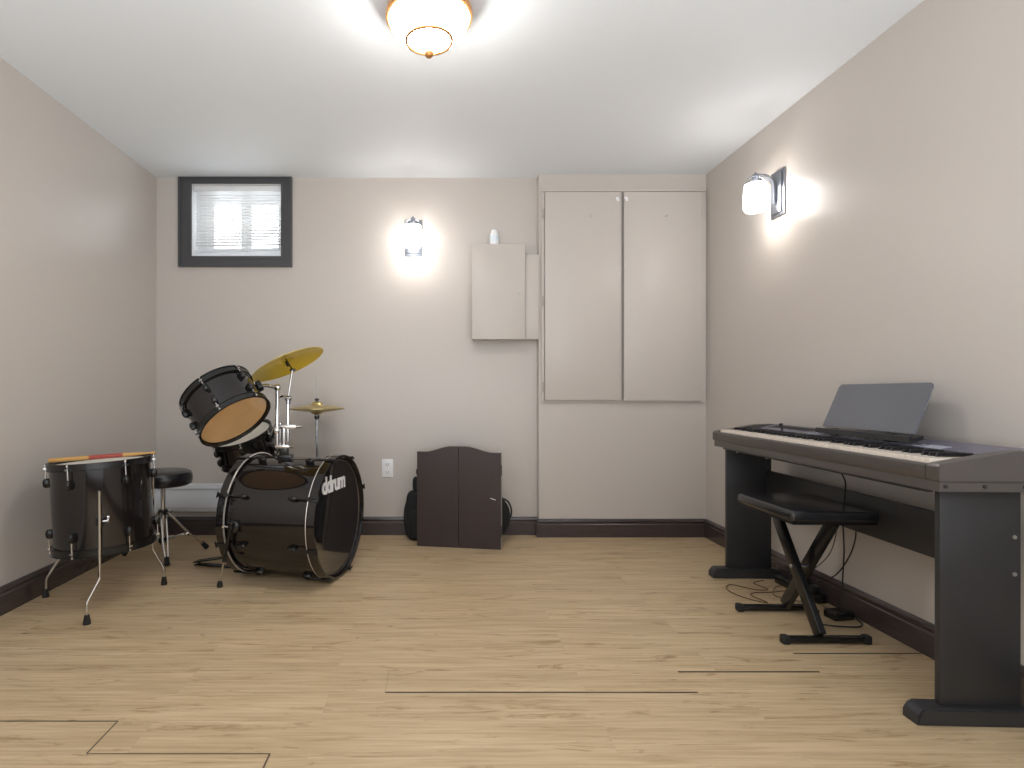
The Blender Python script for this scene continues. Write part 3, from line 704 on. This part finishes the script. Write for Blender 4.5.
# white and black keys
ky0 = .0475; pitch = (LEN - 2 * ky0) / 52
for i in range(52):
    y = LEN - ky0 - (i + 1) * pitch          # from the bass (far) end to the treble (near) end
    k = MB().box(.017, .166, y + .0006, y + pitch - .0006, .694, .7175, bev=.0012, seg=1)
    obj('white_key', k, 'key_w', dp)
pat = {0, 2, 3, 5, 6}                        # A# C# D# F# G#  in the A-based octave of 7 white keys
for i in range(51):
    if i % 7 in {0, 2, 3, 5, 6}:
        y = LEN - ky0 - (i + 1) * pitch
        k = MB().prism([(.068, .7165), (.073, .7275), (.166, .7275), (.166, .7165)], y - .0046, y + .0046, bev=.001)
        obj('black_key', k, 'key_b', dp)
# control panel
cpn = obj('control_panel', MB().prism([(.176, .7245), (.281, .7425), (.281, .7437), (.176, .7257)], .05, LEN - .05), 'panel_top', dp)
sb = Matrix.Translation((.176, 0, .7257)) @ Matrix.Rotation(-math.atan2(.018, .105), 4, 'Y')
bt = MB(sb)
for i in range(26):
    y = .30 + i * .022
    bt.box(.008, .018, y, y + .015, 0, .0018, bev=.0006, seg=1)
    if i % 2 == 0: bt.box(.026, .034, y, y + .015, 0, .0018, bev=.0006, seg=1)
obj('buttons', bt, 'button', cpn)
obj('display_strip', MB(sb).box(.004, .040, .215, .29, 0, .0012), 'button', cpn)
gr = MB(sb)
for i in range(9): gr.box(.045 + i * .005, .047 + i * .005, .90, 1.22, 0, .0012)
obj('speaker_grille', gr, 'key_b', cpn)
obj('slider_knob', MB(sb).lathe([(0, 0), (.005, 0), (.004, .012), (.008, .016), (.008, .024), (0, .026)], Matrix.Translation((.035, 1.10, 0)), 14), 'key_b', cpn)
# music rest
mrl = [(.197, .762), (.203, .759), (.268, .925), (.262, .928)]
mr = tag(obj('music_rest', MB(), 'rest', None, base=False) if False else bpy.data.objects.new('music_rest', None), '', 'music rest')
bpy.data.objects.remove(mr)
sl_ = Vector((.266 - .200, 0, .927 - .762)).normalized()
RFm = Matrix((Vector((0, 1, 0)), sl_, Vector((0, 1, 0)).cross(sl_))).transposed().to_4x4(); RFm.translation = Vector((.200, 0, .762))
w0, w1, hh, rr = .335, .792, .178, .016
pts = [(w0, 0), (w1, 0)] + [(w1 - rr - .004 + rr * math.cos(a), hh - rr + rr * math.sin(a)) for a in [PI / 2 * k / 6 for k in range(7)]] + [(w0 + rr + .004 - rr * math.cos(a), hh - rr + rr * math.sin(a)) for a in [PI / 2 * (6 - k) / 6 for k in range(7)]]
rest = obj('music_rest', MB(RFm).prism(pts, -.003, .003, axis='z', bev=.001), 'rest', dp)
obj('ledge', MB().prism([(.168, .738), (.170, .756), (.175, .757), (.178, .750), (.214, .759), (.214, .748), (.182, .735)], .318, .790), 'key_b', rest)
for y in (.42, .70): obj('rest_foot', MB().box(.190, .210, y, y + .03, .728, .758), 'key_b', rest)

ps = thing('piano_stand', 'black panel-leg stand with modesty board carrying the digital piano', 'piano stand', (PL[0], PL[1], 0), PRZ, local=True)
for yf, yp in ((.034, .055), (1.255, 1.276)):
    obj('foot', MB().prism([(-.024, 0), (-.024, .022), (-.013, .040), (.000, .046), (.270, .046), (.284, .040), (.292, .022), (.292, 0)], yf, yf + .060, bev=.005), 'stand', ps)
    pn = obj('side_panel', MB().box(.048, .260, yp, yp + .018, .0465, .634, bev=.0015), 'stand', ps)
obj('modesty_board', MB().box(.236, .252, .0735, 1.2755, .375, .520, bev=.0015), 'stand', ps)
rl = MB().box(.030, .046, .075, 1.2755, .622, .6335); rl.box(.24, .256, .075, 1.2755, .622, .6335)
obj('support_rail', rl, 'stand', ps)
for z in (.505, .405): obj('screw', MB().lathe([(0, 0), (.006, 0), (.005, .003), (0, .004)], frame((.243, .0552, z), (0, -1, 0)), 12), 'screw', ps)
kn = MB().rod((.19, 1.276, .600), (.19, 1.262, .600), .008); kn.box(.165, .215, 1.258, 1.264, .594, .604, bev=.002)
obj('clamp_knob', kn, 'screw', ps)
for y in (.10, .35, .62, .90, 1.15): obj('screw', MB().lathe([(0, 0), (.006, 0), (.005, -.004), (0, -.005)], Matrix.Translation((.038, y, .6223)), 10), 'screw', ps)

# ------------------------------------------------------------------ bench
bn = thing('keyboard_bench', 'black X-frame keyboard bench with padded seat in front of the piano', 'bench', (1.39, 2.19, 0))
sm = MB(Matrix.Translation((1.386, 2.149, .462)) @ Matrix.Rotation(math.radians(-1.5), 4, 'Z'))
sm.box(-.151, .151, -.188, .188, -.014, .024, bev=.013, seg=4)
so = obj('seat', sm, 'vinyl', bn)
for p_ in so.data.polygons: p_.use_smooth = True
obj('seat_board', MB(Matrix.Translation((1.386, 2.149, .446)) @ Matrix.Rotation(math.radians(-1.5), 4, 'Z')).box(-.143, .143, -.182, .182, -.006, .004), 'black', bn)
sf = MB(); 
for y in (2.060, 2.325): sf.box(1.35, 1.475, y - .012, y + .012, .424, .440, bev=.002)
obj('seat_bracket', sf, 'black', bn)
for y in (2.042, 2.345):
    bar = obj('foot_bar', MB().box(1.258, 1.545, y - .012, y + .012, .005, .026, bev=.003), 'black', bn)
    for x in (1.242, 1.532): obj('rubber_cap', MB().box(x, x + .026, y - .015, y + .015, 0, .031, bev=.006, seg=3), 'rubber', bar)
for (x, ya, yb) in ((1.383, 2.045, 2.325), (1.440, 2.342, 2.060)):
    a = Vector((x, ya, .028)); b_ = Vector((x, yb, .432)); F = frame(a, b_ - a, (1, 0, 0))
    obj('leg', MB().box(-.012, .012, -.022, .022, 0, (b_ - a).length, bev=.003, T=F), 'black', bn)
bo_ = MB().rod((1.365, 2.19, .232), (1.462, 2.19, .232), .008); bo_.lathe([(0, 0), (.020, 0), (.022, .006), (.018, .016), (0, .018)], frame((1.369, 2.19, .232), (-1, 0, 0)), 16)
obj('pivot_bolt', bo_, 'dullchrome', bn)

# ------------------------------------------------------------------ adapter, plugs and cables
ad = tag(obj('power_adapter', MB(Matrix.Translation((1.610, 2.270, 0)) @ Matrix.Rotation(math.radians(8), 4, 'Z')).box(-.045, .045, -.030, .030, 0, .032, bev=.006, seg=3), 'black'), 'black power adapter brick on the floor by the right baseboard', 'power adapter')
pl = thing('power_strip', 'black power bar with plugs on the floor behind the bench', 'power strip', (1.635, 2.55, 0))
obj('housing', MB(Matrix.Translation((1.638, 2.56, 0)) @ Matrix.Rotation(math.radians(3), 4, 'Z')).box(-.024, .024, -.14, .14, 0, .036, bev=.006), 'black', pl)
for y, h in ((2.46, .030), (2.52, .045), (2.60, .034)):
    obj('plug', MB().box(1.622, 1.654, y - .016, y + .016, .0365, .0365 + h, bev=.005), 'cable', pl)
def cable(pts, label, r=.0027, mat='cable'):
    return tag(obj('cable', MB().tube(pts, r, 8), mat), label, 'cable')
cable([(1.50, 2.12, .617), (1.548, 2.15, .56), (1.560, 2.17, .50), (1.560, 2.18, .42), (1.565, 2.18, .30), (1.575, 2.20, .20), (1.60, 2.24, .10), (1.612, 2.262, .036)], 'black cable hanging from under the piano down to the power adapter', .0026)
cable([(1.612, 2.215, .46), (1.625, 2.210, .42), (1.635, 2.215, .34), (1.635, 2.25, .25), (1.635, 2.33, .15), (1.640, 2.45, .09), (1.638, 2.46, .070)], 'black cable sloping from the piano to the power bar plugs', .0026)
cable([(1.613, 2.31, .46), (1.625, 2.31, .42), (1.64, 2.33, .32), (1.645, 2.38, .22), (1.64, 2.47, .13), (1.638, 2.52, .085)], 'thin cable dropping behind the bench to the power bar', .0018)
cable([(1.650, 2.235, .012), (1.65, 2.20, .004), (1.60, 2.175, .004), (1.50, 2.20, .004), (1.490, 2.27, .004), (1.535, 2.305, .004), (1.574, 2.335, .004), (1.575, 2.40, .004), (1.60, 2.46, .010), (1.612, 2.47, .016)], 'black cable curling on the floor around the power adapter', .003)
cable([(1.61, 2.62, .012), (1.56, 2.605, .010), (1.49, 2.50, .010), (1.54, 2.43, .011), (1.60, 2.405, .013), (1.63, 2.35, .004), (1.615, 2.302, .010)], 'thin cable looped on the floor between power bar and adapter', .002, 'cable_brown')
cable([(1.57, 2.72, .003), (1.50, 2.68, .003), (1.52, 2.60, .003), (1.46, 2.59, .003), (1.38, 2.66, .003), (1.33, 2.58, .003), (1.36, 2.48, .003), (1.42, 2.43, .003), (1.39, 2.50, .0088), (1.43, 2.55, .003), (1.52, 2.56, .003), (1.60, 2.565, .010)], 'thin brown cable tangled on the floor at the far foot of the bench', .0022, 'cable_brown')
